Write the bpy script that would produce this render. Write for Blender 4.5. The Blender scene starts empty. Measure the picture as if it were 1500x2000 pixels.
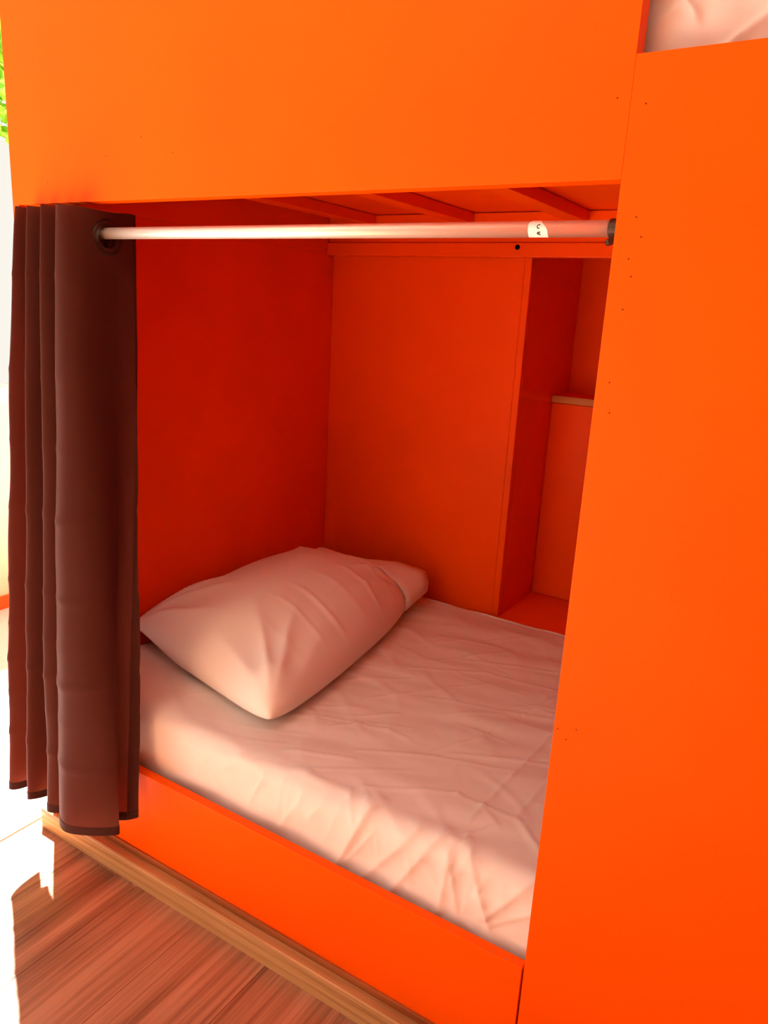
import bpy, bmesh, math, random
from mathutils import Vector, Matrix, noise

random.seed(7)
SC = bpy.context.scene
COL = SC.collection

# ------------------------------------------------------------------ camera
cam_d = bpy.data.cameras.new('camera')
cam = bpy.data.objects.new('camera', cam_d)
COL.objects.link(cam)
cam_d.sensor_fit = 'VERTICAL'
cam_d.sensor_height = 36.0
cam_d.lens = 1474.98 / 2000.0 * 36.0
cam_d.clip_start = 0.02
rx = Vector((0.84631984, 0.53008187, 0.05252671))
ry = Vector((0.17880302, -0.18986576, -0.96538508))
rz = Vector((-0.50176908, 0.82641648, -0.25548502))
cam.matrix_world = Matrix(((rx.x, -ry.x, -rz.x, 1.54), (rx.y, -ry.y, -rz.y, -1.0),
                           (rx.z, -ry.z, -rz.z, 1.295), (0, 0, 0, 1)))
SC.camera = cam

# ------------------------------------------------------------------ world, sun, exposure
W = bpy.data.worlds.new('bright_sky')
SC.world = W
W.use_nodes = True
bg = W.node_tree.nodes['Background']
bg.inputs['Color'].default_value = (1.0, 0.95, 0.86, 1)
bg.inputs['Strength'].default_value = 0.53

sun_d = bpy.data.lights.new('sun', 'SUN')
sun_d.energy = 30.0
sun_d.angle = math.radians(1.5)
sun_d.color = (1.0, 0.85, 0.70)
sun = bpy.data.objects.new('sun', sun_d)
COL.objects.link(sun)
el = math.radians(56)
sdir = Vector((0.8 * math.cos(el), -0.6 * math.cos(el), -math.sin(el)))   # from behind the bunk's left corner
sun.rotation_euler = sdir.to_track_quat('-Z', 'Y').to_euler()
sun.location = (-3, 2, 4)

vs = SC.view_settings
vs.view_transform = 'Standard'
vs.look = 'None'
vs.gamma = 1.0
vs.exposure = 0.87
vs.use_curve_mapping = False


# ------------------------------------------------------------------ materials
def mat(name, col, rough=0.5, spec=0.3, metal=0.0):
    m = bpy.data.materials.new(name)
    m.use_nodes = True
    b = m.node_tree.nodes['Principled BSDF']
    b.inputs['Base Color'].default_value = (*col, 1)
    b.inputs['Roughness'].default_value = rough
    b.inputs['Specular IOR Level'].default_value = spec
    b.inputs['Metallic'].default_value = metal
    return m


def nd(m, t, **kw):
    n = m.node_tree.nodes.new(t)
    for k, v in kw.items():
        setattr(n, k, v)
    return n


def lk(m, a, b):
    m.node_tree.links.new(a, b)


def bsdf(m):
    return m.node_tree.nodes['Principled BSDF']


def add_bump(m, scale_xyz, detail=4, strength=0.15, dist=0.002, nscale=1.0, rough=0.55):
    tc = nd(m, 'ShaderNodeTexCoord')
    mp = nd(m, 'ShaderNodeMapping')
    mp.inputs['Scale'].default_value = scale_xyz
    nz = nd(m, 'ShaderNodeTexNoise')
    nz.inputs['Scale'].default_value = nscale
    nz.inputs['Detail'].default_value = detail
    nz.inputs['Roughness'].default_value = rough
    bp = nd(m, 'ShaderNodeBump')
    bp.inputs['Strength'].default_value = strength
    bp.inputs['Distance'].default_value = dist
    lk(m, tc.outputs['Object'], mp.inputs['Vector'])
    lk(m, mp.outputs['Vector'], nz.inputs['Vector'])
    lk(m, nz.outputs['Fac'], bp.inputs['Height'])
    lk(m, bp.outputs['Normal'], bsdf(m).inputs['Normal'])
    return tc, nz


def orange_paint(name, col, scale, tint=0.06):
    m = mat(name, col, 0.33, 0.06)
    tc, nz = add_bump(m, scale, 5, 0.10, 0.001)
    # faint uneven rolling of the paint
    n2 = nd(m, 'ShaderNodeTexNoise')
    n2.inputs['Scale'].default_value = 3.0
    n2.inputs['Detail'].default_value = 6
    lk(m, tc.outputs['Object'], n2.inputs['Vector'])
    rp = nd(m, 'ShaderNodeValToRGB')
    rp.color_ramp.elements[0].position = 0.3
    rp.color_ramp.elements[1].position = 0.7
    a = tuple(c * (1 - tint) for c in col)
    b = tuple(min(1, c * (1 + tint)) for c in col)
    rp.color_ramp.elements[0].color = (*a, 1)
    rp.color_ramp.elements[1].color = (*b, 1)
    lk(m, n2.outputs['Fac'], rp.inputs['Fac'])
    lk(m, rp.outputs['Color'], bsdf(m).inputs['Base Color'])
    return m


ORANGE = (0.90, 0.093, 0.0003)
M_orange = orange_paint('orange_paint', ORANGE, (160, 160, 60))
M_grain = orange_paint('orange_paint_over_wood_grain', ORANGE, (25, 260, 320), 0.10)


def wood(name, dark, mid, light, axis, scale=1.0, rough=0.35, spec=0.4, randomize=True, bump=0.1):
    """grain stretched along `axis` of the object's own coordinates"""
    m = mat(name, mid, rough, spec)
    tc = nd(m, 'ShaderNodeTexCoord')
    oi = nd(m, 'ShaderNodeObjectInfo')
    ml = nd(m, 'ShaderNodeMath', operation='MULTIPLY')
    ml.inputs[1].default_value = 37.0 if randomize else 0.0
    lk(m, oi.outputs['Random'], ml.inputs[0])
    ad = nd(m, 'ShaderNodeVectorMath', operation='ADD')
    lk(m, tc.outputs['Object'], ad.inputs[0])
    lk(m, ml.outputs[0], ad.inputs[1])
    mp = nd(m, 'ShaderNodeMapping')
    sc = [34 * scale] * 3
    sc[axis] = 1.3 * scale
    mp.inputs['Scale'].default_value = sc
    lk(m, ad.outputs[0], mp.inputs['Vector'])
    n1 = nd(m, 'ShaderNodeTexNoise')
    n1.inputs['Scale'].default_value = 1.0
    n1.inputs['Detail'].default_value = 7
    n1.inputs['Roughness'].default_value = 0.62
    n1.inputs['Distortion'].default_value = 0.6
    lk(m, mp.outputs[0], n1.inputs['Vector'])
    mp2 = nd(m, 'ShaderNodeMapping')
    sc2 = [7 * scale] * 3
    sc2[axis] = 0.5 * scale
    mp2.inputs['Scale'].default_value = sc2
    lk(m, ad.outputs[0], mp2.inputs['Vector'])
    n2 = nd(m, 'ShaderNodeTexNoise')
    n2.inputs['Scale'].default_value = 1.0
    n2.inputs['Detail'].default_value = 3
    lk(m, mp2.outputs[0], n2.inputs['Vector'])
    mx = nd(m, 'ShaderNodeMath', operation='MULTIPLY_ADD')
    mx.inputs[1].default_value = 0.55
    lk(m, n1.outputs['Fac'], mx.inputs[0])
    ms = nd(m, 'ShaderNodeMath', operation='MULTIPLY')
    ms.inputs[1].default_value = 0.45
    lk(m, n2.outputs['Fac'], ms.inputs[0])
    lk(m, ms.outputs[0], mx.inputs[2])
    mp3 = nd(m, 'ShaderNodeMapping')
    sc3 = [150 * scale] * 3
    sc3[axis] = 2.2 * scale
    mp3.inputs['Scale'].default_value = sc3
    lk(m, ad.outputs[0], mp3.inputs['Vector'])
    n3 = nd(m, 'ShaderNodeTexNoise')
    n3.inputs['Scale'].default_value = 1.0
    n3.inputs['Detail'].default_value = 4
    n3.inputs['Distortion'].default_value = 0.3
    lk(m, mp3.outputs[0], n3.inputs['Vector'])
    m3 = nd(m, 'ShaderNodeMath', operation='MULTIPLY_ADD')
    m3.inputs[1].default_value = 0.42
    lk(m, n3.outputs['Fac'], m3.inputs[0])
    m4 = nd(m, 'ShaderNodeMath', operation='SUBTRACT')
    m4.inputs[1].default_value = 0.21
    lk(m, mx.outputs[0], m4.inputs[0])
    lk(m, m4.outputs[0], m3.inputs[2])
    mx = m3
    rp = nd(m, 'ShaderNodeValToRGB')
    rp.color_ramp.elements[0].position = 0.36
    rp.color_ramp.elements[1].position = 0.64
    rp.color_ramp.elements[0].color = (*dark, 1)
    rp.color_ramp.elements[1].color = (*light, 1)
    e = rp.color_ramp.elements.new(0.5)
    e.color = (*mid, 1)
    lk(m, mx.outputs[0], rp.inputs['Fac'])
    lk(m, rp.outputs['Color'], bsdf(m).inputs['Base Color'])
    bp = nd(m, 'ShaderNodeBump')
    bp.inputs['Strength'].default_value = bump
    bp.inputs['Distance'].default_value = 0.001
    lk(m, n1.outputs['Fac'], bp.inputs['Height'])
    lk(m, bp.outputs['Normal'], bsdf(m).inputs['Normal'])
    return m


M_floor = wood('laminate_floor', (0.17, 0.06, 0.03), (0.33, 0.135, 0.07), (0.46, 0.21, 0.12), 1, 1.1, 0.30, 0.45)
M_trim = wood('light_wood_trim', (0.34, 0.17, 0.06), (0.49, 0.27, 0.11), (0.58, 0.35, 0.16), 0, 1.6, 0.4, 0.3)
M_strip = wood('red_brown_strip', (0.16, 0.035, 0.012), (0.28, 0.07, 0.02), (0.36, 0.11, 0.03), 0, 1.6, 0.4, 0.3)
M_rawedge = wood('raw_plywood_edge', (0.30, 0.12, 0.03), (0.50, 0.22, 0.07), (0.60, 0.30, 0.11), 0, 2.5, 0.6, 0.2)

M_sheet = mat('white_bed_linen', (0.76, 0.68, 0.64), 0.75, 0.1)
add_bump(M_sheet, (1, 1, 1), 6, 0.25, 0.004, 14.0)
bsdf(M_sheet).inputs['Sheen Weight'].default_value = 0.15
M_pillow = mat('white_pillowcase', (0.82, 0.76, 0.71), 0.72, 0.1)
add_bump(M_pillow, (1, 1, 1), 5, 0.12, 0.003, 22.0)
M_seam = mat('stitched_seam', (0.50, 0.42, 0.38), 0.8, 0.1)
M_rod = mat('brushed_aluminium', (0.92, 0.86, 0.78), 0.42, 0.5, 0.65)
add_bump(M_rod, (3, 90, 90), 3, 0.05, 0.0005)
M_bracket = mat('dark_bronze', (0.045, 0.02, 0.01), 0.4, 0.5, 0.4)
M_grommet = mat('black_grommet', (0.012, 0.011, 0.014), 0.28, 0.5)
M_black = mat('black_bore', (0.006, 0.003, 0.003), 0.9, 0.0)
M_nail = mat('rusty_nail_hole', (0.10, 0.018, 0.006), 0.9, 0.0)
M_label = mat('white_sticker', (0.85, 0.80, 0.74), 0.5, 0.3)
M_ink = mat('black_ink', (0.01, 0.01, 0.01), 0.6, 0.2)
M_tile = mat('white_glazed_tile', (0.78, 0.80, 0.82), 0.22, 0.5)
M_grout = mat('grey_grout', (0.35, 0.36, 0.37), 0.9, 0.1)
M_wall = mat('beige_render', (0.80, 0.72, 0.58), 0.9, 0.1)
add_bump(M_wall, (1, 1, 1), 5, 0.3, 0.004, 30)
M_cap = mat('white_coping', (0.8, 0.8, 0.8), 0.8, 0.2)
M_kerb = mat('orange_kerb_paint', (0.85, 0.12, 0.02), 0.5, 0.2)
M_leaf = mat('sunlit_leaf', (0.22, 0.50, 0.03), 0.5, 0.3)
bsdf(M_leaf).inputs['Transmission Weight'].default_value = 0.0
M_bark = mat('grey_bark', (0.16, 0.11, 0.07), 0.9, 0.1)
M_sub = mat('concrete_base', (0.25, 0.22, 0.2), 0.9, 0.1)


def curtain_mat():
    m = bpy.data.materials.new('brown_curtain_fabric')
    m.use_nodes = True
    nt = m.node_tree
    b = bsdf(m)
    b.inputs['Roughness'].default_value = 0.65
    b.inputs['Specular IOR Level'].default_value = 0.12
    b.inputs['Sheen Weight'].default_value = 0.05
    b.inputs['Sheen Tint'].default_value = (0.5, 0.2, 0.15, 1)
    tc = nd(m, 'ShaderNodeTexCoord')
    mp = nd(m, 'ShaderNodeMapping')
    mp.inputs['Scale'].default_value = (300, 300, 1500)
    lk(m, tc.outputs['Object'], mp.inputs['Vector'])
    nz = nd(m, 'ShaderNodeTexNoise')
    nz.inputs['Scale'].default_value = 1.0
    nz.inputs['Detail'].default_value = 2
    lk(m, mp.outputs[0], nz.inputs['Vector'])
    rp = nd(m, 'ShaderNodeValToRGB')
    rp.color_ramp.elements[0].position = 0.25
    rp.color_ramp.elements[1].position = 0.75
    rp.color_ramp.elements[0].color = (0.052, 0.017, 0.014, 1)
    rp.color_ramp.elements[1].color = (0.090, 0.029, 0.022, 1)
    lk(m, nz.outputs['Fac'], rp.inputs['Fac'])
    lk(m, rp.outputs['Color'], b.inputs['Base Color'])
    tr = nd(m, 'ShaderNodeBsdfTranslucent')
    tr.inputs['Color'].default_value = (0.42, 0.10, 0.05, 1)
    mx = nd(m, 'ShaderNodeMixShader')
    mx.inputs[0].default_value = 0.22
    lk(m, b.outputs[0], mx.inputs[1])
    lk(m, tr.outputs[0], mx.inputs[2])
    lk(m, mx.outputs[0], nt.nodes['Material Output'].inputs['Surface'])
    return m


M_curtain = curtain_mat()
M_hem = mat('doubled_brown_hem', (0.045, 0.015, 0.013), 0.7, 0.1)


# ------------------------------------------------------------------ builders
def link(name, me, m, parent=None, smooth=False):
    o = bpy.data.objects.new(name, me)
    COL.objects.link(o)
    if m and not me.materials:
        me.materials.append(m)
    if smooth:
        me.polygons.foreach_set('use_smooth', [True] * len(me.polygons))
    if parent:
        o.parent = parent
        o.matrix_parent_inverse = parent.matrix_basis.inverted()
    return o


def bm_obj(name, bm, m, parent=None, smooth=False):
    me = bpy.data.meshes.new(name)
    bm.normal_update()
    bm.to_mesh(me)
    bm.free()
    return link(name, me, m, parent, smooth)


def bevel_box(bm, x0, x1, y0, y1, z0, z1, b=0.0015, seg=2):
    t = bmesh.new()
    bmesh.ops.create_cube(t, size=1)
    for v in t.verts:
        v.co = Vector((x0 + (v.co.x + .5) * (x1 - x0), y0 + (v.co.y + .5) * (y1 - y0), z0 + (v.co.z + .5) * (z1 - z0)))
    if b:
        bmesh.ops.bevel(t, geom=t.edges[:], offset=b, segments=seg, profile=0.6, affect='EDGES')
    me = bpy.data.meshes.new('tmp')
    t.to_mesh(me)
    t.free()
    bm.from_mesh(me)
    bpy.data.meshes.remove(me)


def board(name, x0, x1, y0, y1, z0, z1, m, parent=None, b=0.0015):
    bm = bmesh.new()
    bevel_box(bm, x0, x1, y0, y1, z0, z1, b)
    return bm_obj(name, bm, m, parent)


def lathe(bm, prof, c, axis, seg=32, close=False):
    """revolve (along, radius) profile around axis through c"""
    ax = Vector(axis).normalized()
    u = ax.orthogonal().normalized()
    v = ax.cross(u)
    rings = []
    for (h, r) in prof:
        rings.append([bm.verts.new(Vector(c) + ax * h + (u * math.cos(2 * math.pi * k / seg) + v * math.sin(2 * math.pi * k / seg)) * r) for k in range(seg)])
    pairs = list(zip(rings, rings[1:])) + ([(rings[-1], rings[0])] if close else [])
    for a, b in pairs:
        for k in range(seg):
            bm.faces.new((a[k], a[(k + 1) % seg], b[(k + 1) % seg], b[k]))
    if not close:
        bm.faces.new(rings[0][::-1])
        bm.faces.new(rings[-1])
    return rings


def tube(bm, pts, r, seg=8):
    pts = [Vector(p) for p in pts]
    prev = None
    for i, p in enumerate(pts):
        d = (pts[min(i + 1, len(pts) - 1)] - pts[max(i - 1, 0)]).normalized()
        u = d.cross(Vector((0.123, 0.3, 1))).normalized()
        v = d.cross(u)
        ring = [bm.verts.new(p + (u * math.cos(2 * math.pi * k / seg) + v * math.sin(2 * math.pi * k / seg)) * r) for k in range(seg)]
        if prev:
            for k in range(seg):
                bm.faces.new((prev[k], prev[(k + 1) % seg], ring[(k + 1) % seg], ring[k]))
        else:
            bm.faces.new(ring[::-1])
        prev = ring
    bm.faces.new(prev)


def empty(name, loc):
    o = bpy.data.objects.new(name, None)
    o.location = loc
    o.empty_display_size = 0.1
    COL.objects.link(o)
    return o


def tag(o, label, cat, group=None):
    o['label'] = label
    o['category'] = cat
    if group:
        o['group'] = group


def smoothstep(a, b, x):
    t = max(0.0, min(1.0, (x - a) / (b - a)))
    return t * t * (3 - 2 * t)


# ------------------------------------------------------------------ the setting: wooden floor and the patio outside
floor = board('floor', -0.03, 3.4, -3.2, 1.7, -0.06, -0.012, M_sub, None, 0)
floor['kind'] = 'structure'
PW, PL = 0.19, 1.25
plank_me = None
ix = 0
x = -0.03
while x < 3.3:
    y = -3.2 - (0.12 + (ix % 2) * 0.35 + (0.12 if ix % 3 else 0))
    while y < 1.65:
        y0, y1 = max(y, -3.2), min(y + PL, 1.7)
        if y1 - y0 > 0.05:
            if abs(y1 - y0 - PL) < 1e-4:
                if plank_me is None:
                    bm = bmesh.new()
                    bevel_box(bm, 0, PW - 0.0006, 0, PL - 0.0006, -0.012, 0, 0.0006, 1)
                    o = bm_obj('plank', bm, M_floor, floor)
                    plank_me = o.data
                else:
                    o = link('plank', plank_me, M_floor, floor)
                o.location = (x, y0, 0)
            else:
                bm = bmesh.new()
                bevel_box(bm, 0, PW - 0.0006, 0, y1 - y0 - 0.0006, -0.012, 0, 0.0006, 1)
                o = bm_obj('plank', bm, M_floor, floor)
                o.location = (x, y0, 0)
        y += PL
    x += PW
    ix += 1

patio = board('floor', -6.0, -0.036, -3.2, 6.0, -0.06, -0.006, M_grout, None, 0)
patio['kind'] = 'structure'
tile_me = None
TS = 0.6
for i in range(7):
    for j in range(12):
        tx, ty = -0.036 - (i + 1) * TS, -3.2 + j * TS + 0.34
        if tx < -5.9 or ty > 5.3:
            continue
        if tile_me is None:
            bm = bmesh.new()
            bevel_box(bm, 0.0015, TS - 0.0015, 0.0015, TS - 0.0015, -0.006, 0.0, 0.001, 1)
            o = bm_obj('tile', bm, M_tile, patio)
            tile_me = o.data
        else:
            o = link('tile', tile_me, M_tile, patio)
        o.location = (tx, ty, 0)

# the rest of the room: open to the patio on the left
M_room = mat('tan_room_wall', (0.42, 0.30, 0.20), 0.9, 0.1)
M_ceil = mat('white_ceiling_paint', (0.80, 0.77, 0.72), 0.9, 0.1)
for n_, a_ in (('ceiling', (0.005, 3.4, -2.6, 1.7, 2.60, 2.66, M_ceil)),
               ('wall_front', (-0.05, 3.4, -2.66, -2.6, -0.06, 2.60, M_room)),
               ('wall_right', (3.4, 3.46, -2.66, 1.7, -0.06, 2.66, M_orange)),
               ('wall_back', (0.03, 3.4, 1.7, 1.76, -0.06, 2.66, M_orange)),
               ):
    board(n_, *a_, None, 0)['kind'] = 'structure'

bw = empty('boundary_wall', (-1.43, 0.5, 0))
board('wall_body', -1.50, -1.36, -0.6, 5.0, 0.0, 0.88, M_wall, bw, 0.004)
board('coping', -1.53, -1.33, -0.63, 5.03, 0.88, 0.92, M_cap, bw, 0.006)
board('kerb_band', -1.36, -1.345, -0.6, 5.0, 0.0, 0.055, M_kerb, bw, 0.003)['label'] = 'orange painted band at the foot of the wall'
tag(bw, 'low beige boundary wall with an orange foot, outside left of the bunk', 'wall')

# tree outside
tree = empty('tree', (-3.4, 3.0, 0))
tag(tree, 'bright green leafy tree beyond the boundary wall at upper left', 'tree')
bm = bmesh.new()
tube(bm, [(-3.4, 3.0, 0), (-3.38, 3.02, 0.9), (-3.44, 3.0, 1.7), (-3.4, 2.85, 2.5), (-3.35, 2.7, 3.2)], 0.07, 10)
tube(bm, [(-3.44, 3.0, 1.7), (-3.3, 2.8, 2.4), (-3.2, 2.5, 3.1)], 0.035, 8)
tube(bm, [(-3.42, 2.98, 2.0), (-3.7, 3.1, 2.7)], 0.035, 8)
bm_obj('trunk', bm, M_bark, tree, True)
bm = bmesh.new()
for k in range(4600):
    while True:
        p = Vector((random.uniform(-1, 1), random.uniform(-1, 1), random.uniform(-1, 1)))
        if 0.15 < p.length < 1:
            break
    c = Vector((-3.25 + p.x * 0.95, 2.15 + p.y * 0.85, 3.05 + p.z * 0.80))
    L, Wd = random.uniform(0.07, 0.12), random.uniform(0.022, 0.036)
    d = Vector((random.gauss(0, 1), random.gauss(0, 1), random.gauss(-0.5, 0.7))).normalized()
    s = d.cross(Vector((random.gauss(0, 1), random.gauss(0, 1), random.gauss(0, 1)))).normalized()
    n = d.cross(s)
    a = bm.verts.new(c)
    b = bm.verts.new(c + d * L * .45 + s * Wd + n * 0.004)
    e = bm.verts.new(c + d * L)
    f = bm.verts.new(c + d * L * .45 - s * Wd + n * 0.004)
    mid = bm.verts.new(c + d * L * .5 - n * 0.004)
    for q in ((a, b, mid), (b, e, mid), (e, f, mid), (f, a, mid)):
        bm.faces.new(q)
fo = bm_obj('foliage', bm, M_leaf, tree)
fo['kind'] = 'stuff'

# ------------------------------------------------------------------ the bunk
bunk = empty('bunk_bed', (1.0, 0.55, 0))
tag(bunk, 'built-in orange painted plywood bunk bed with an open lower berth', 'bunk bed')
BX = 2.05          # far right end of the bunk
board('upper_front_board', 0.0, 1.2475, 0.0, 0.030, 1.468, 2.35, M_orange, bunk, 0.0006)
board('right_front_panel', 1.2477, BX, 0.0, 0.022, 0.0, 1.606, M_orange, bunk, 0.0006)
board('lower_front_board', 0.022, 1.2445, 0.0, 0.020, 0.042, 0.268, M_orange, bunk)
board('left_side_panel', 0.0, 0.020, 0.0, 1.56, 0.0, 1.4682, M_orange, bunk, 0.0005)
board('upper_left_side_panel', 0.0, 0.020, 0.031, 1.56, 1.4683, 2.35, M_orange, bunk, 0.0005)
board('right_side_panel', BX - 0.02, BX, 0.024, 1.56, 0.0, 2.35, M_orange, bunk)
board('back_panel', 0.021, 0.684, 1.10, 1.118, 0.0, 1.58, M_orange, bunk)
board('back_panel_edge', 0.685, 0.706, 1.097, 1.118, 0.0, 1.58, M_grain, bunk, 0.003)
board('back_panel', 1.35, BX - 0.021, 1.10, 1.118, 0.0, 1.58, M_orange, bunk)
board('outer_back_panel', 0.021, BX - 0.021, 1.542, 1.56, 0.0, 2.35, M_orange, bunk)
board('niche_side', 0.690, 0.706, 1.119, 1.541, 0.36, 1.58, M_orange, bunk)
board('niche_side', 1.35, 1.366, 1.119, 1.541, 0.36, 1.58, M_orange, bunk)
board('niche_floor', 0.7065, 1.349, 1.099, 1.40, 0.358, 0.385, M_grain, bunk, 0.002)
board('niche_lower_back', 0.707, 1.349, 1.385, 1.40, 0.386, 1.040, M_orange, bunk)
s = board('niche_shelf', 0.707, 1.349, 1.380, 1.541, 1.042, 1.064, M_orange, bunk, 0.001)
board('shelf_edge', 0.707, 1.349, 1.3765, 1.3798, 1.042, 1.064, M_rawedge, s, 0.0008)['label'] = 'unpainted raw wood front edge'
board('deck', 0.021, BX - 0.021, 0.031, 1.541, 1.582, 1.598, M_grain, bunk)
board('back_rail', 0.021, BX - 0.021, 1.062, 1.0965, 1.462, 1.500, M_grain, bunk, 0.003)
board('back_ledger', 0.021, BX - 0.021, 1.070, 1.0965, 1.501, 1.580, M_grain, bunk, 0.002)
board('side_ledger', 0.0202, 0.026, 0.032, 1.060, 1.484, 1.580, M_orange, bunk, 0.001)
for k in range(6):
    xr = 0.198 + k * 0.332
    if xr < BX - 0.05:
        board('joist', xr - 0.052, xr, 0.032, 1.068, 1.552, 1.581, M_grain, bunk, 0.002)
board('bed_base', 0.021, BX - 0.021, 0.024, 1.095, 0.20, 0.222, M_orange, bunk)
board('roof_panel', 0.0, BX, 0.0, 1.56, 2.351, 2.37, M_orange, bunk)
board('upper_head_rail', 1.2478, BX, 0.0, 0.022, 2.25, 2.35, M_orange, bunk)
# bore in the back rail
bm = bmesh.new()
lathe(bm, [(0, 0.0072), (0.0012, 0.0072)], (0.673, 1.0613, 1.488), (0, 1, 0), 18)
bm_obj('bolt_hole', bm, M_black, bunk)['label'] = 'round black bolt hole in the back rail'
# pin holes in the paint of the front panels
for (hx, hz) in [(1.266, 1.551), (1.281, 1.401), (1.269, 1.375), (1.275, 1.354), (1.270, 1.314), (1.265, 1.222), (1.270, 1.183),
                 (1.254, 0.713), (1.281, 0.721), (1.268, 0.700), (1.272, 1.424), (1.231, 1.560), (0.390, 1.571), (0.468, 1.541),
                 (0.295, 1.545), (0.119, 1.506)]:
    bm = bmesh.new()
    lathe(bm, [(-0.0003, 0.0011), (0.002, 0.0011)], (hx, 0, hz), (0, 1, 0), 8)
    bm_obj('nail_hole', bm, M_nail, bunk)
# small chips on the top edge of the lower board
for (hx, r) in [(1.0, .0035), (1.19, .003), (1.215, .0028)]:
    bm = bmesh.new()
    vs_ = [bm.verts.new((hx + r * random.uniform(.5, 1.2) * math.cos(a), 0.0035 + .6 * r * random.uniform(.5, 1.2) * math.sin(a), 0.2682)) for a in [k * 1.047 for k in range(6)]]
    bm.faces.new(vs_)
    g = bmesh.ops.extrude_face_region(bm, geom=bm.faces[:])
    for v in [e for e in g['geom'] if isinstance(e, bmesh.types.BMVert)]:
        v.co.z -= 0.0008
    bmesh.ops.recalc_face_normals(bm, faces=bm.faces[:])
    bm_obj('paint_chip', bm, M_rawedge, bunk)

# trim along the floor
trim = empty('baseboard_front', (0.62, -0.02, 0))
trim['kind'] = 'structure'
bm = bmesh.new()
prof = [(-0.0352, 0.0), (-0.0352, 0.047), (-0.0335, 0.0515), (-0.0300, 0.0530), (-0.0285, 0.0510), (-0.006, 0.046), (-0.006, 0.0)]
for xa, xb in ((0.0, 1.9),):
    A = [bm.verts.new((xa, y, z)) for y, z in prof]
    B = [bm.verts.new((xb, y, z)) for y, z in prof]
    for k in range(len(prof)):
        j = (k + 1) % len(prof)
        bm.faces.new((A[k], A[j], B[j], B[k]))
    bm.faces.new(A[::-1])
    bm.faces.new(B)
bmesh.ops.recalc_face_normals(bm, faces=bm.faces[:])
bm_obj('moulding', bm, M_trim, trim)
board('backing_strip', 0.0, 1.9, -0.0058, -0.0004, 0.0, 0.061, M_strip, trim, 0.001)['label'] = 'red brown strip behind the light moulding'


# ------------------------------------------------------------------ lower mattress in its sheet
def seg_dist(px, py, a, b):
    dx, dy = b[0] - a[0], b[1] - a[1]
    L2 = dx * dx + dy * dy
    t = ((px - a[0]) * dx + (py - a[1]) * dy) / L2
    t = max(0, min(1, t))
    qx, qy = a[0] + t * dx, a[1] + t * dy
    ex, ey = px - qx, py - qy
    sgn = 1 if dx * ey - dy * ex > 0 else -1
    return math.hypot(ex, ey) * sgn, t


CREASES = [[(0.694, 0.235), (0.729, 0.275), (0.797, 0.295), (0.853, 0.29)], [(0.701, 0.296), (0.779, 0.37)],
           [(1.115, 0.65), (1.1, 0.494), (1.089, 0.295), (1.082, 0.175), (1.081, 0.12)], [(1.155, 0.321), (1.148, 0.178)],
           [(0.869, 0.091), (1.023, 0.181), (1.079, 0.172), (1.13, 0.136)], [(1.082, 0.175), (1.154, 0.173), (1.209, 0.126)],
           [(0.749, 0.063), (0.853, 0.065), (0.881, 0.021)], [(0.864, 0.093), (0.907, 0.054)],
           [(0.913, 0.051), (0.848, -0.095)], [(1.013, 0.048), (0.901, -0.107)], [(1.058, 0.057), (0.968, -0.099)],
           [(1.058, 0.057), (1.097, 0.063), (1.091, 0.089), (1.123, 0.132)], [(1.083, 0.026), (1.073, -0.08)],
           [(1.085, 0.027), (1.11, -0.085)], [(1.112, 0.063), (1.152, -0.02), (1.18, -0.098)], [(1.238, 0.058), (1.161, -0.05)],
           [(1.236, -0.006), (1.169, -0.064)], [(0.416, 0.006), (0.749, 0.065), (0.851, 0.066)],
           [(0.679, 0.588), (0.853, 0.687), (1.039, 0.709)], [(0.801, 0.477), (1.082, 0.571)],
           [(0.786, 0.19), (0.926, 0.271), (1.08, 0.317)], [(0.666, 0.101), (0.798, 0.153)], [(0.651, 0.813), (0.851, 0.863)],
           [(0.766, 0.714), (1.005, 0.806)], [(0.97, 0.378), (1.043, 0.663)], [(0.777, -0.02), (0.812, 0.03)],
           [(0.722, 0.073), (0.799, 0.058)], [(0.55, 0.0), (0.62, 0.06)], [(0.70, -0.08), (0.76, 0.02)], [(0.62, -0.06), (0.66, 0.03)],
           [(0.86, -0.09), (0.93, 0.02)], [(0.95, 0.30), (1.2, 0.42)], [(1.3, 0.2), (1.45, 0.5)], [(1.3, 0.6), (1.7, 0.7)], [(1.5, 0.1), (1.6, -0.08)]]
FOLD_W = {8: (0.020, 0.010), 9: (0.014, 0.006), 10: (0.016, 0.007), 12: (0.014, 0.007), 13: (0.012, 0.006), 14: (0.016, 0.007), 15: (0.016, 0.007)}
rr = random.Random(11)
for k in range(46):
    cx_, cs_ = rr.uniform(0.45, 1.28), rr.uniform(0.08, 0.95)
    an, ln = rr.gauss(0.45, 0.35), rr.uniform(0.05, 0.16)
    CREASES.append([(cx_ - ln * math.cos(an), cs_ - ln * math.sin(an)), (cx_, cs_ + rr.uniform(-.012, .012)), (cx_ + ln * math.cos(an), cs_ + ln * math.sin(an))])
for k in range(26):
    cx_ = rr.uniform(0.32, 1.28)
    a0 = rr.uniform(-0.09, -0.02)
    CREASES.append([(cx_, a0), (cx_ + rr.gauss(0.0, 0.035), a0 + rr.uniform(0.04, 0.10))])
SEGS = []
for ci, c in enumerate(CREASES):
    w, h = (0.0038, 0.0018) if ci > 34 else FOLD_W.get(ci, (0.0042, 0.0034))
    for a, b in zip(c, c[1:]):
        SEGS.append((a, b, w, h, min(a[0], b[0]) - 4 * w, max(a[0], b[0]) + 4 * w, min(a[1], b[1]) - 4 * w, max(a[1], b[1]) + 4 * w))


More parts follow.
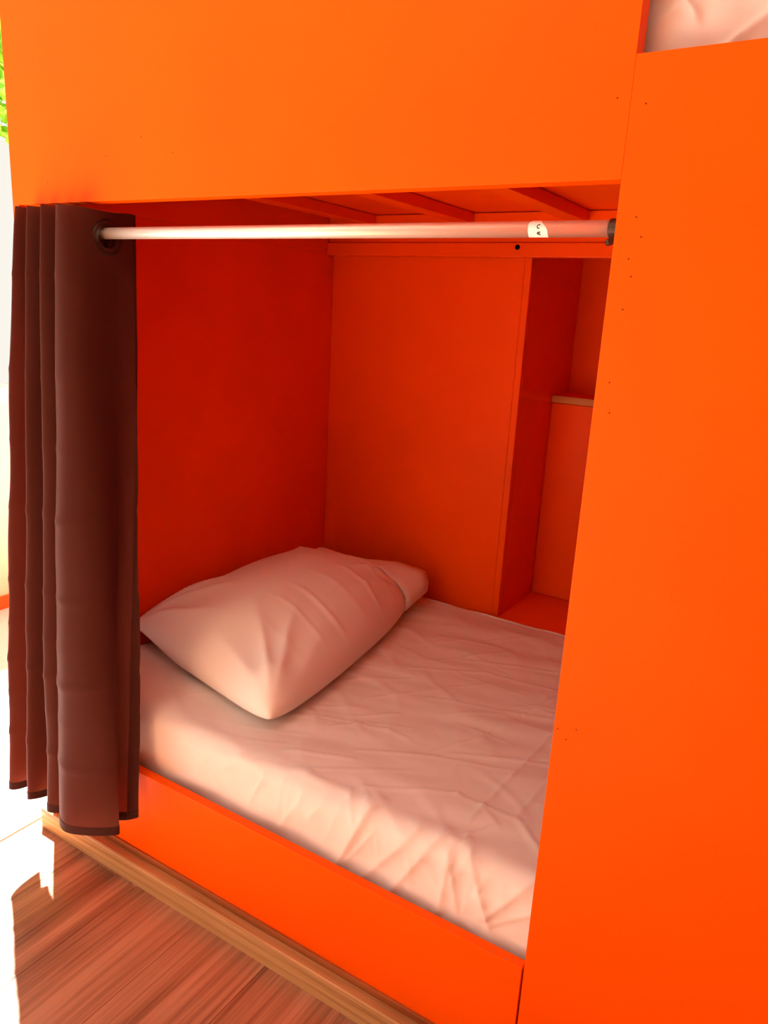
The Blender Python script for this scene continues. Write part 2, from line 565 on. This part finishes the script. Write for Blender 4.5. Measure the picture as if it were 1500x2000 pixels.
def crease_h(x, s):
    t = 0.0
    for a, b, w, h, x0, x1, s0, s1 in SEGS:
        if x0 < x < x1 and s0 < s < s1:
            d, k = seg_dist(x, s, a, b)
            q = d / w
            # sharp ridge on one side, softer slope on the other
            t += h * (math.exp(-abs(q) * (2.2 if q > 0 else 0.9)))
    # soft long undulations of the loose sheet
    t += 0.0075 * noise.noise(Vector((x * 2.6 + s * 1.5, s * 11.0 - x * 3.0, 3.1)))
    t += 0.0032 * noise.noise(Vector((x * 6.0 + s * 3, s * 22.0 - x * 5.0, 9.7)))
    if s < 0.06:
        t += 0.006 * (0.06 - max(s, -0.06)) / 0.12 * noise.noise(Vector((x * 9.0 + s * 4, s * 5, 8.1)))
    r = 1 - abs(noise.noise(Vector((x * 5.0, s * 9.0 + x * 3, 1.3))))
    t += 0.0022 * max(0, r - 0.8) * 5
    return t


def mattress_mesh(name, x0, x1, yf, yb, zbot, ztop, rad, disp, nx, m, fa=0.22, fb=1.28):
    path = []          # (y, z, ny, nz, s)
    H = ztop - rad - zbot
    n1 = max(4, int(H / 0.0045))
    for k in range(n1):
        z = zbot + H * k / n1
        path.append((yf, z, -1, 0))
    for k in range(9):
        a = math.pi / 2 * k / 8
        path.append((yf + rad - rad * math.cos(a), ztop - rad + rad * math.sin(a), -math.cos(a), math.sin(a)))
    n2 = int((yb - yf - 2 * rad) / 0.0058)
    for k in range(1, n2):
        path.append((yf + rad + (yb - yf - 2 * rad) * k / n2, ztop, 0, 1))
    for k in range(9):
        a = math.pi / 2 * k / 8
        path.append((yb - rad + rad * math.sin(a), ztop - rad + rad * math.cos(a), math.sin(a), math.cos(a)))
    path.append((yb, zbot, 1, 0))
    verts, faces = [], []
    # arclength coordinate measured so that s == y on the flat top
    svals = []
    acc = 0
    for k, p in enumerate(path):
        if k:
            acc += math.hypot(p[0] - path[k - 1][0], p[1] - path[k - 1][1])
        svals.append(acc)
    off = svals[n1 + 8] - (yf + rad)
    svals = [v - off for v in svals]
    N = len(path)
    for i in range(nx + 1):
        # finer columns where the opening shows the sheet
        f = i / nx
        if f < 0.05:
            x = x0 + (fa - x0) * f / 0.05
        elif f < 0.90:
            x = fa + (fb - fa) * (f - 0.05) / 0.85
        else:
            x = fb + (x1 - fb) * (f - 0.90) / 0.10
        ex = min(x - x0, x1 - x)
        for k, (y, z, ny, nz) in enumerate(path):
            d = disp(x, svals[k]) if 0 < k < N - 1 else 0
            zz = z + nz * d
            yy = y + ny * d * 0.8
            if ex < 0.03:     # round off the ends
                zz -= (z > zbot + 0.02) * (0.03 - math.sqrt(max(0, 0.0009 - (0.03 - ex) ** 2))) * nz
            if k < 5:   # loose gathered hem
                yy += 0.004 * noise.noise(Vector((x * 14, 0, 4))) * (5 - k) / 5
            verts.append((x, yy, zz))
    for i in range(nx):
        for k in range(N - 1):
            a = i * N + k
            faces.append((a, a + N, a + N + 1, a + 1))
    faces.append(tuple(range(N)))
    faces.append(tuple(range((nx + 1) * N - 1, nx * N - 1, -1)))
    faces.append(tuple([i * N for i in range(nx, -1, -1)] + [i * N + N - 1 for i in range(nx + 1)]))
    me = bpy.data.meshes.new(name)
    me.from_pydata(verts, [], faces)
    return link(name, me, m, None, True)


mattress = mattress_mesh('mattress', 0.024, 2.02, 0.036, 1.078, 0.2235, 0.402, 0.040, crease_h, 300, M_sheet)
tag(mattress, 'mattress in a creased white fitted sheet inside the lower berth', 'mattress')
bm = bmesh.new()
tube(bm, [(0.03 + 1.96 * k / 60, 1.058 + 0.002 * math.sin(k * 1.7), 0.396 + 0.0015 * math.sin(k)) for k in range(61)], 0.004, 8)
bm_obj('piping', bm, M_sheet, mattress, True)


def upper_disp(x, s):
    t = 0.016 * noise.noise(Vector((x * 9 + s * 7, s * 9 - x * 4, 5.5)))
    t += 0.006 * noise.noise(Vector((x * 22 + s * 20, s * 14 - x * 12, 1.5)))
    for a, b, w, h in (((1.25, -0.02), (1.30, -0.08), .010, .014), ((1.30, -0.15), (1.46, -0.02), .005, .008), ((1.37, -0.17), (1.52, -0.03), .005, .009),
                       ((1.25, -0.125), (1.29, -0.155), .008, .012), ((1.26, -.08), (1.30, -.06), .006, .008), ((1.33, -.16), (1.40, -.13), .012, -.012)):
        d, k = seg_dist(x, s, a, b)
        t += h * math.exp(-abs(d) / w * (2.0 if d > 0 else 0.8))
    return t


um = mattress_mesh('mattress', 0.03, 2.02, 0.046, 1.50, 1.600, 1.80, 0.045, upper_disp, 160, M_sheet, 1.15, 1.70)
tag(um, 'white sheeted mattress on the upper berth, showing through the top right notch', 'mattress')


# ------------------------------------------------------------------ pillow
def pillow():
    FL, FR, BR, BL = Vector((0.031, 0.238)), Vector((0.616, 0.104)), Vector((0.512, 0.90)), Vector((0.040, 0.955))
    NU, NV = 90, 130
    base = 0.409

    def pt(u, v, side):
        # superellipse pinch: edges bow inward between the corners
        uu, vv = u, v
        bow_u = 1 + 0.05 * (1 - v * v) * smoothstep(0, 1, u)
        rc = 1 - 0.055 * (abs(u * v)) ** 5 * smoothstep(-0.2, 0.2, u)
        bow_v = 1 - 0.02 * (1 - u * u)
        a, b = (u * bow_u * rc + 1) / 2, (v * bow_v * rc + 1) / 2
        p = FL.lerp(FR, a).lerp(BL.lerp(BR, a), b)
        fu = max(0.0, 1 - abs(u) ** 2.4)
        fv = max(0.0, 1 - abs(v) ** (3.0 if v < 0 else 3.4))
        h = (fu ** 0.50) * (fv ** 0.50)
        asym = 1.0 + 0.06 * v
        if side > 0:
            z = 0.026 + 0.160 * h * asym + 0.030 * math.exp(-((u - .86) ** 2 + (v + .88) ** 2) / 0.03) * min(1, h * 2.2)
            # wrinkles: fan out from the corners, gathers down the right-hand flank
            w = 0.0
            for (cu, cv, am, fr) in ((-1, -1, .0050, 17), (1, -1, .0035, 15), (1, 1, .004, 16), (-1, 1, .004, 15)):
                du, dv = u - cu, (v - cv) * 1.25
                r = math.hypot(du, dv)
                an = math.atan2(dv, du)
                w += 1.7 * am * (1 - 2 * abs(math.sin(0.5 * an * fr + 1.5 * noise.noise(Vector((u * 2, v * 2, cu)))))) * math.exp(-((r - 0.55) / 0.36) ** 2)
            ph = v * 25 + 2.6 * noise.noise(Vector((u * 1.3, v * 2.2, 7.7))) - u * 3.0
            w += 0.0085 * (max(0, math.sin(ph)) ** 4) * (0.6 + noise.noise(Vector((v * 4, u, 1)))) * smoothstep(0.05, 0.65, u) * smoothstep(-0.75, -0.2, v) * (1 - 0.4 * smoothstep(.8, 1, u))
            w += 0.004 * noise.noise(Vector((u * 3, v * 3, 2.2)))
            z += w * min(1, h * 1.6)
        else:
            z = 0.026 - 0.024 * min(1, h * 2.2)
        # front left corner is propped up against the side wall
        z += 0.030 * smoothstep(0.2, 1.0, -u) * smoothstep(0.2, 1.0, -v) * (1.0 if side > 0 else 0.9)
        z += 0.012 * smoothstep(0.5, 1.0, v)
        return Vector((p.x, p.y, base + z))
    bm = bmesh.new()
    top = [[bm.verts.new(pt(-1 + 2 * i / NU, -1 + 2 * j / NV, 1)) for j in range(NV + 1)] for i in range(NU + 1)]
    bot = [[top[i][j] if (i in (0, NU) or j in (0, NV)) else bm.verts.new(pt(-1 + 2 * i / NU, -1 + 2 * j / NV, -1)) for j in range(NV + 1)] for i in range(NU + 1)]
    for i in range(NU):
        for j in range(NV):
            bm.faces.new((top[i][j], top[i + 1][j], top[i + 1][j + 1], top[i][j + 1]))
            q = (bot[i][j], bot[i][j + 1], bot[i + 1][j + 1], bot[i + 1][j])
            if len(set(q)) == 4:
                try:
                    bm.faces.new(q)
                except ValueError:
                    pass
    o = bm_obj('pillow', bm, M_pillow, None, True)
    tag(o, 'plump white pillow lying at the left end of the lower mattress', 'pillow')
    return o, pt


pil, ppt = pillow()
# open hem of the pillowcase at the far end
bm = bmesh.new()
N = 48
rings = []
for ring in range(5):
    f = ring / 4
    R = []
    for k in range(N):
        a = 2 * math.pi * k / N
        u = math.cos(a)
        side = 1 if math.sin(a) >= 0 else -1
        v0 = 0.87
        p = ppt(u * 0.985, v0, side)
        d = Vector((-0.05, 1.0, 0)).normalized()
        q = p + d * (0.150 * f) * (0.85 + 0.15 * u)
        zc = 0.455
        q.z = zc + (p.z - zc) * (1.0 - 0.45 * f) + side * 0.024 * f * max(0, u) * min(1, abs(math.sin(a)) * 2.5) + 0.004 * noise.noise(Vector((u * 3, f * 2, side))) + 0.02 * f * max(0, u)
        q.z = max(q.z, 0.4125)
        R.append(bm.verts.new(q + Vector((0.004 * u, 0, 0.0012 * side))))
    rings.append(R)
for a, b in zip(rings, rings[1:]):
    for k in range(N):
        bm.faces.new((a[k], a[(k + 1) % N], b[(k + 1) % N], b[k]))
bmesh.ops.recalc_face_normals(bm, faces=bm.faces[:])
hem = bm_obj('pillowcase_hem', bm, M_pillow, pil, True)
sm = hem.modifiers.new('thickness', 'SOLIDIFY')
sm.thickness = 0.002
bm = bmesh.new()
pts = []
for k in range(33):
    u = -0.97 + 1.94 * k / 32
    p = ppt(u, 0.87, 1)
    pts.append(p + Vector((0.004 * u, 0.0, 0.0015)))
tube(bm, pts, 0.0016, 6)
bm_obj('hem_stitching', bm, M_seam, pil, True)

# ------------------------------------------------------------------ curtain rod
rod = empty('curtain_rod', (0.75, 0.04, 1.415))
tag(rod, 'shiny aluminium curtain rod across the top of the lower opening', 'curtain rod')
bm = bmesh.new()
lathe(bm, [(0, 0.0098), (0.9, 0.0098)], (0.034, 0.04, 1.4155), (1, 0, 0), 40)
bm_obj('inner_tube', bm, M_rod, rod, True)
bm = bmesh.new()
lathe(bm, [(0, 0.0100), (0.001, 0.0108), (1.029, 0.0108)], (0.200, 0.04, 1.4155), (1, 0, 0), 40)
bm_obj('outer_tube', bm, M_rod, rod, True)
for xa, sg in ((1.2462, -1), (0.0335, 1)):
    bm = bmesh.new()
    lathe(bm, [(0, 0.021), (0.004 * 1, 0.021), (0.006, 0.0125), (0.016, 0.0125)], (xa, 0.04, 1.4155), (sg, 0, 0), 28)
    br = bm_obj('end_bracket', bm, M_bracket, rod)
    bm = bmesh.new()
    lathe(bm, [(0, 0.0035), (0.010, 0.0045), (0.013, 0.003)], (xa + sg * 0.004, 0.040 - 0.012, 1.4155 - 0.016), (sg, -0.5, -0.3), 12)
    bm_obj('screw', bm, M_bracket, br)
# the bracket stands on a small block behind the front panel
board('bracket_block', 1.2464, 1.29, 0.0235, 0.07, 1.385, 1.445, M_grain, bunk, 0.002)
# sticker wrapped round the tube with two printed marks
bm = bmesh.new()
RS = 0.0111
NA, NX = 24, 10
def wrap(xx, a, r=RS):
    return Vector((xx, 0.04 - r * math.cos(a), 1.4155 + r * math.sin(a)))
grid = []
for i in range(NA + 1):
    f = i / NA
    a = -1.3 + 2.65 * f
    wl = 1.120 + (0.004 * max(0, f - .8) * 5)
    wr = 1.148 - 0.012 * smoothstep(0.35, 0.95, f)
    grid.append([bm.verts.new(wrap(wl + (wr - wl) * k / NX, a)) for k in range(NX + 1)])
for i in range(NA):
    for k in range(NX):
        bm.faces.new((grid[i][k], grid[i][k + 1], grid[i + 1][k + 1], grid[i + 1][k]))
st = bm_obj('sticker', bm, M_label, rod, True)
st['label'] = 'white paper sticker with two small black marks'
bm = bmesh.new()
def stroke(pts, w):
    n = len(pts)
    L, Rr = [], []
    for i, (px, pa) in enumerate(pts):
        q0, q1 = pts[max(0, i - 1)], pts[min(n - 1, i + 1)]
        dx, da = q1[0] - q0[0], (q1[1] - q0[1]) * RS
        l = math.hypot(dx, da) or 1
        nx_, na_ = -da / l * w, dx / l * w / RS
        L.append(bm.verts.new(wrap(px + nx_, pa + na_, RS + .00025)))
        Rr.append(bm.verts.new(wrap(px - nx_, pa - na_, RS + .00025)))
    for i in range(n - 1):
        bm.faces.new((L[i], L[i + 1], Rr[i + 1], Rr[i]))
cx, ca = 1.1355, 0.22
stroke([(cx + 0.0023 * math.cos(t), ca + 0.0023 / RS * math.sin(t)) for t in [0.75 + k * 0.32 for k in range(15)]], 0.0007)
stroke([(cx + 0.0026, -0.58 + 0.16), (cx - 0.0008, -0.58 + 0.13), (cx - 0.0024, -0.58), (cx - 0.0006, -0.58 - .16), (cx + 0.0026, -0.58 - 0.17)], 0.0007)
stroke([(cx - 0.002, -0.58), (cx + 0.0016, -0.58)], 0.0006)
bm_obj('print', bm, M_ink, st)


# ------------------------------------------------------------------ curtain
TOPZ, BOTZ = 1.457, 0.19
TOP = [(.060, .045), (.072, -.02), (.088, -.052), (.098, -.01), (.104, .07), (.112, .075), (.120, -.01), (.128, -.054), (.142, -.01), (.150, .075), (.158, .078), (.166, -.005),
       (.176, -.058), (.188, -.01), (.197, .108), (.206, .116), (.208, .0), (.214, -.052), (.232, -.036), (.237, .02), (.240, .075), (.241, .108), (.244, .102)]
BOT = [(.030, -.055), (.036, -.11), (.052, -.143), (.072, -.115), (.082, -.075), (.090, -.075), (.098, -.115), (.122, -.140), (.140, -.11), (.150, -.075), (.158, -.07), (.165, -.10),
       (.190, -.138), (.222, -.115), (.232, -.07), (.226, -.055), (.214, -.085), (.214, -.122), (.272, -.155), (.362, -.092), (.316, -.074), (.344, -.052), (.364, -.034)]


def cat(P, t):
    n = len(P) - 1
    i = min(int(t), n - 1)
    f = t - i
    p0, p1, p2, p3 = P[max(i - 1, 0)], P[i], P[i + 1], P[min(i + 2, n)]
    return tuple(0.5 * (2 * b + (c - a) * f + (2 * a - 5 * b + 4 * c - d) * f * f + (3 * b - a - 3 * c + d) * f ** 3)
                 for a, b, c, d in zip(p0, p1, p2, p3))


def cloth(t, g):
    """t along the width (0..22), g from the top (0) to the hem (1)"""
    a = cat(TOP, t)
    b = cat(BOT, t)
    e = g ** (0.85 + 0.5 * smoothstep(18.3, 19.5, t))
    x = a[0] + (b[0] - a[0]) * e
    y = a[1] + (b[1] - a[1]) * e
    z = TOPZ + (BOTZ - TOPZ) * g
    # soft buckling and horizontal packing creases
    x += 0.0035 * math.sin(g * 9 + t * 0.9) * math.sin(math.pi * min(1, g * 1.1)) * (0.4 + noise.noise(Vector((t * .5, g * 4, 0))))
    y += 0.005 * noise.noise(Vector((t * 0.8, g * 7, 3.3))) * smoothstep(0.05, 0.3, g)
    for g0, am in ((0.10, .0018), (0.25, .0030), (0.36, .002), (0.47, .0036), (0.60, .0030), (0.68, .002), (0.745, .0050), (0.81, .002), (0.885, .0044)):
        d = (g - g0 - 0.006 * noise.noise(Vector((t, g0 * 9, 1)))) / 0.008
        x += am * math.exp(-abs(d) * 1.3) * (0.5 + noise.noise(Vector((t * .6, g0 * 20, 2))))
        y -= am * math.exp(-abs(d) * 1.3)
    z += 0.004 * noise.noise(Vector((t * 0.9, 5, g))) * (1 if g > .5 else .6)
    # the front right fold hangs a little lower than the ones at its back
    z += 0.012 * g * math.sin((t - 17) / 5 * math.pi) * (-1 if 17 < t < 22 else 0)
    return Vector((x, y, z))


def cloth_mesh(name, t0, t1, nt, g0, g1, ng, off=0.0, m=M_curtain, parent=None):
    verts, faces = [], []
    for i in range(nt + 1):
        t = t0 + (t1 - t0) * i / nt
        for j in range(ng + 1):
            g = g0 + (g1 - g0) * j / ng
            p = cloth(t, g)
            if off:
                q = cloth(min(t + .05, 22), g) - cloth(max(t - .05, 0), g)
                nrm = Vector((q.y, -q.x, 0)).normalized()
                p += nrm * off
            verts.append(p)
    for i in range(nt):
        for j in range(ng):
            a = i * (ng + 1) + j
            cc = (verts[a] + verts[a + ng + 2]) / 2
            if math.hypot(cc.y - 0.04, cc.z - 1.407) < 0.021 and t0 + (t1 - t0) * i / nt > 18:
                continue      # eyelet openings for the rod
            faces.append((a, a + 1, a + ng + 2, a + ng + 1))
    me = bpy.data.meshes.new(name)
    me.from_pydata(verts, [], faces)
    return link(name, me, m, parent, True)


cur = empty('curtain', (0.19, 0.03, 1.415))
tag(cur, 'dark brown grommet curtain gathered at the left end of the rod', 'curtain')
cloth_mesh('curtain_cloth', 0, 22, 264, 0, 1, 150, 0, M_curtain, cur)
cloth_mesh('bottom_hem', 0, 22, 264, 0.986, 1.0005, 3, 0.0009, M_hem, cur)
cloth_mesh('side_hem', 21.0, 22, 14, 0.0, 1.0, 120, 0.0009, M_curtain, cur)
# eyelets where the pleats cross the rod
cross = []
prev = None
for k in range(0, 2201):
    t = k / 100
    y = cloth(t, 0.034).y
    if prev is not None and (prev - 0.04) * (y - 0.04) < 0 and t > 1:
        cross.append(t)
    prev = y
for t in cross:
    c = cloth(t, 0.040)
    d = cloth(t + .05, 0.04) - cloth(t - .05, 0.04)
    axis = Vector((d.y, -d.x, 0)).normalized()
    bm = bmesh.new()
    prof = []
    for k in range(10):
        a = 2 * math.pi * k / 10
        prof.append((0.0032 * math.sin(a), 0.0265 + 0.0075 * math.cos(a)))
    lathe(bm, prof, (c.x, 0.040, 1.4155 - 0.0085), axis, 36, True)
    bmesh.ops.recalc_face_normals(bm, faces=bm.faces[:])
    bm_obj('grommet', bm, M_grommet, cur, True)
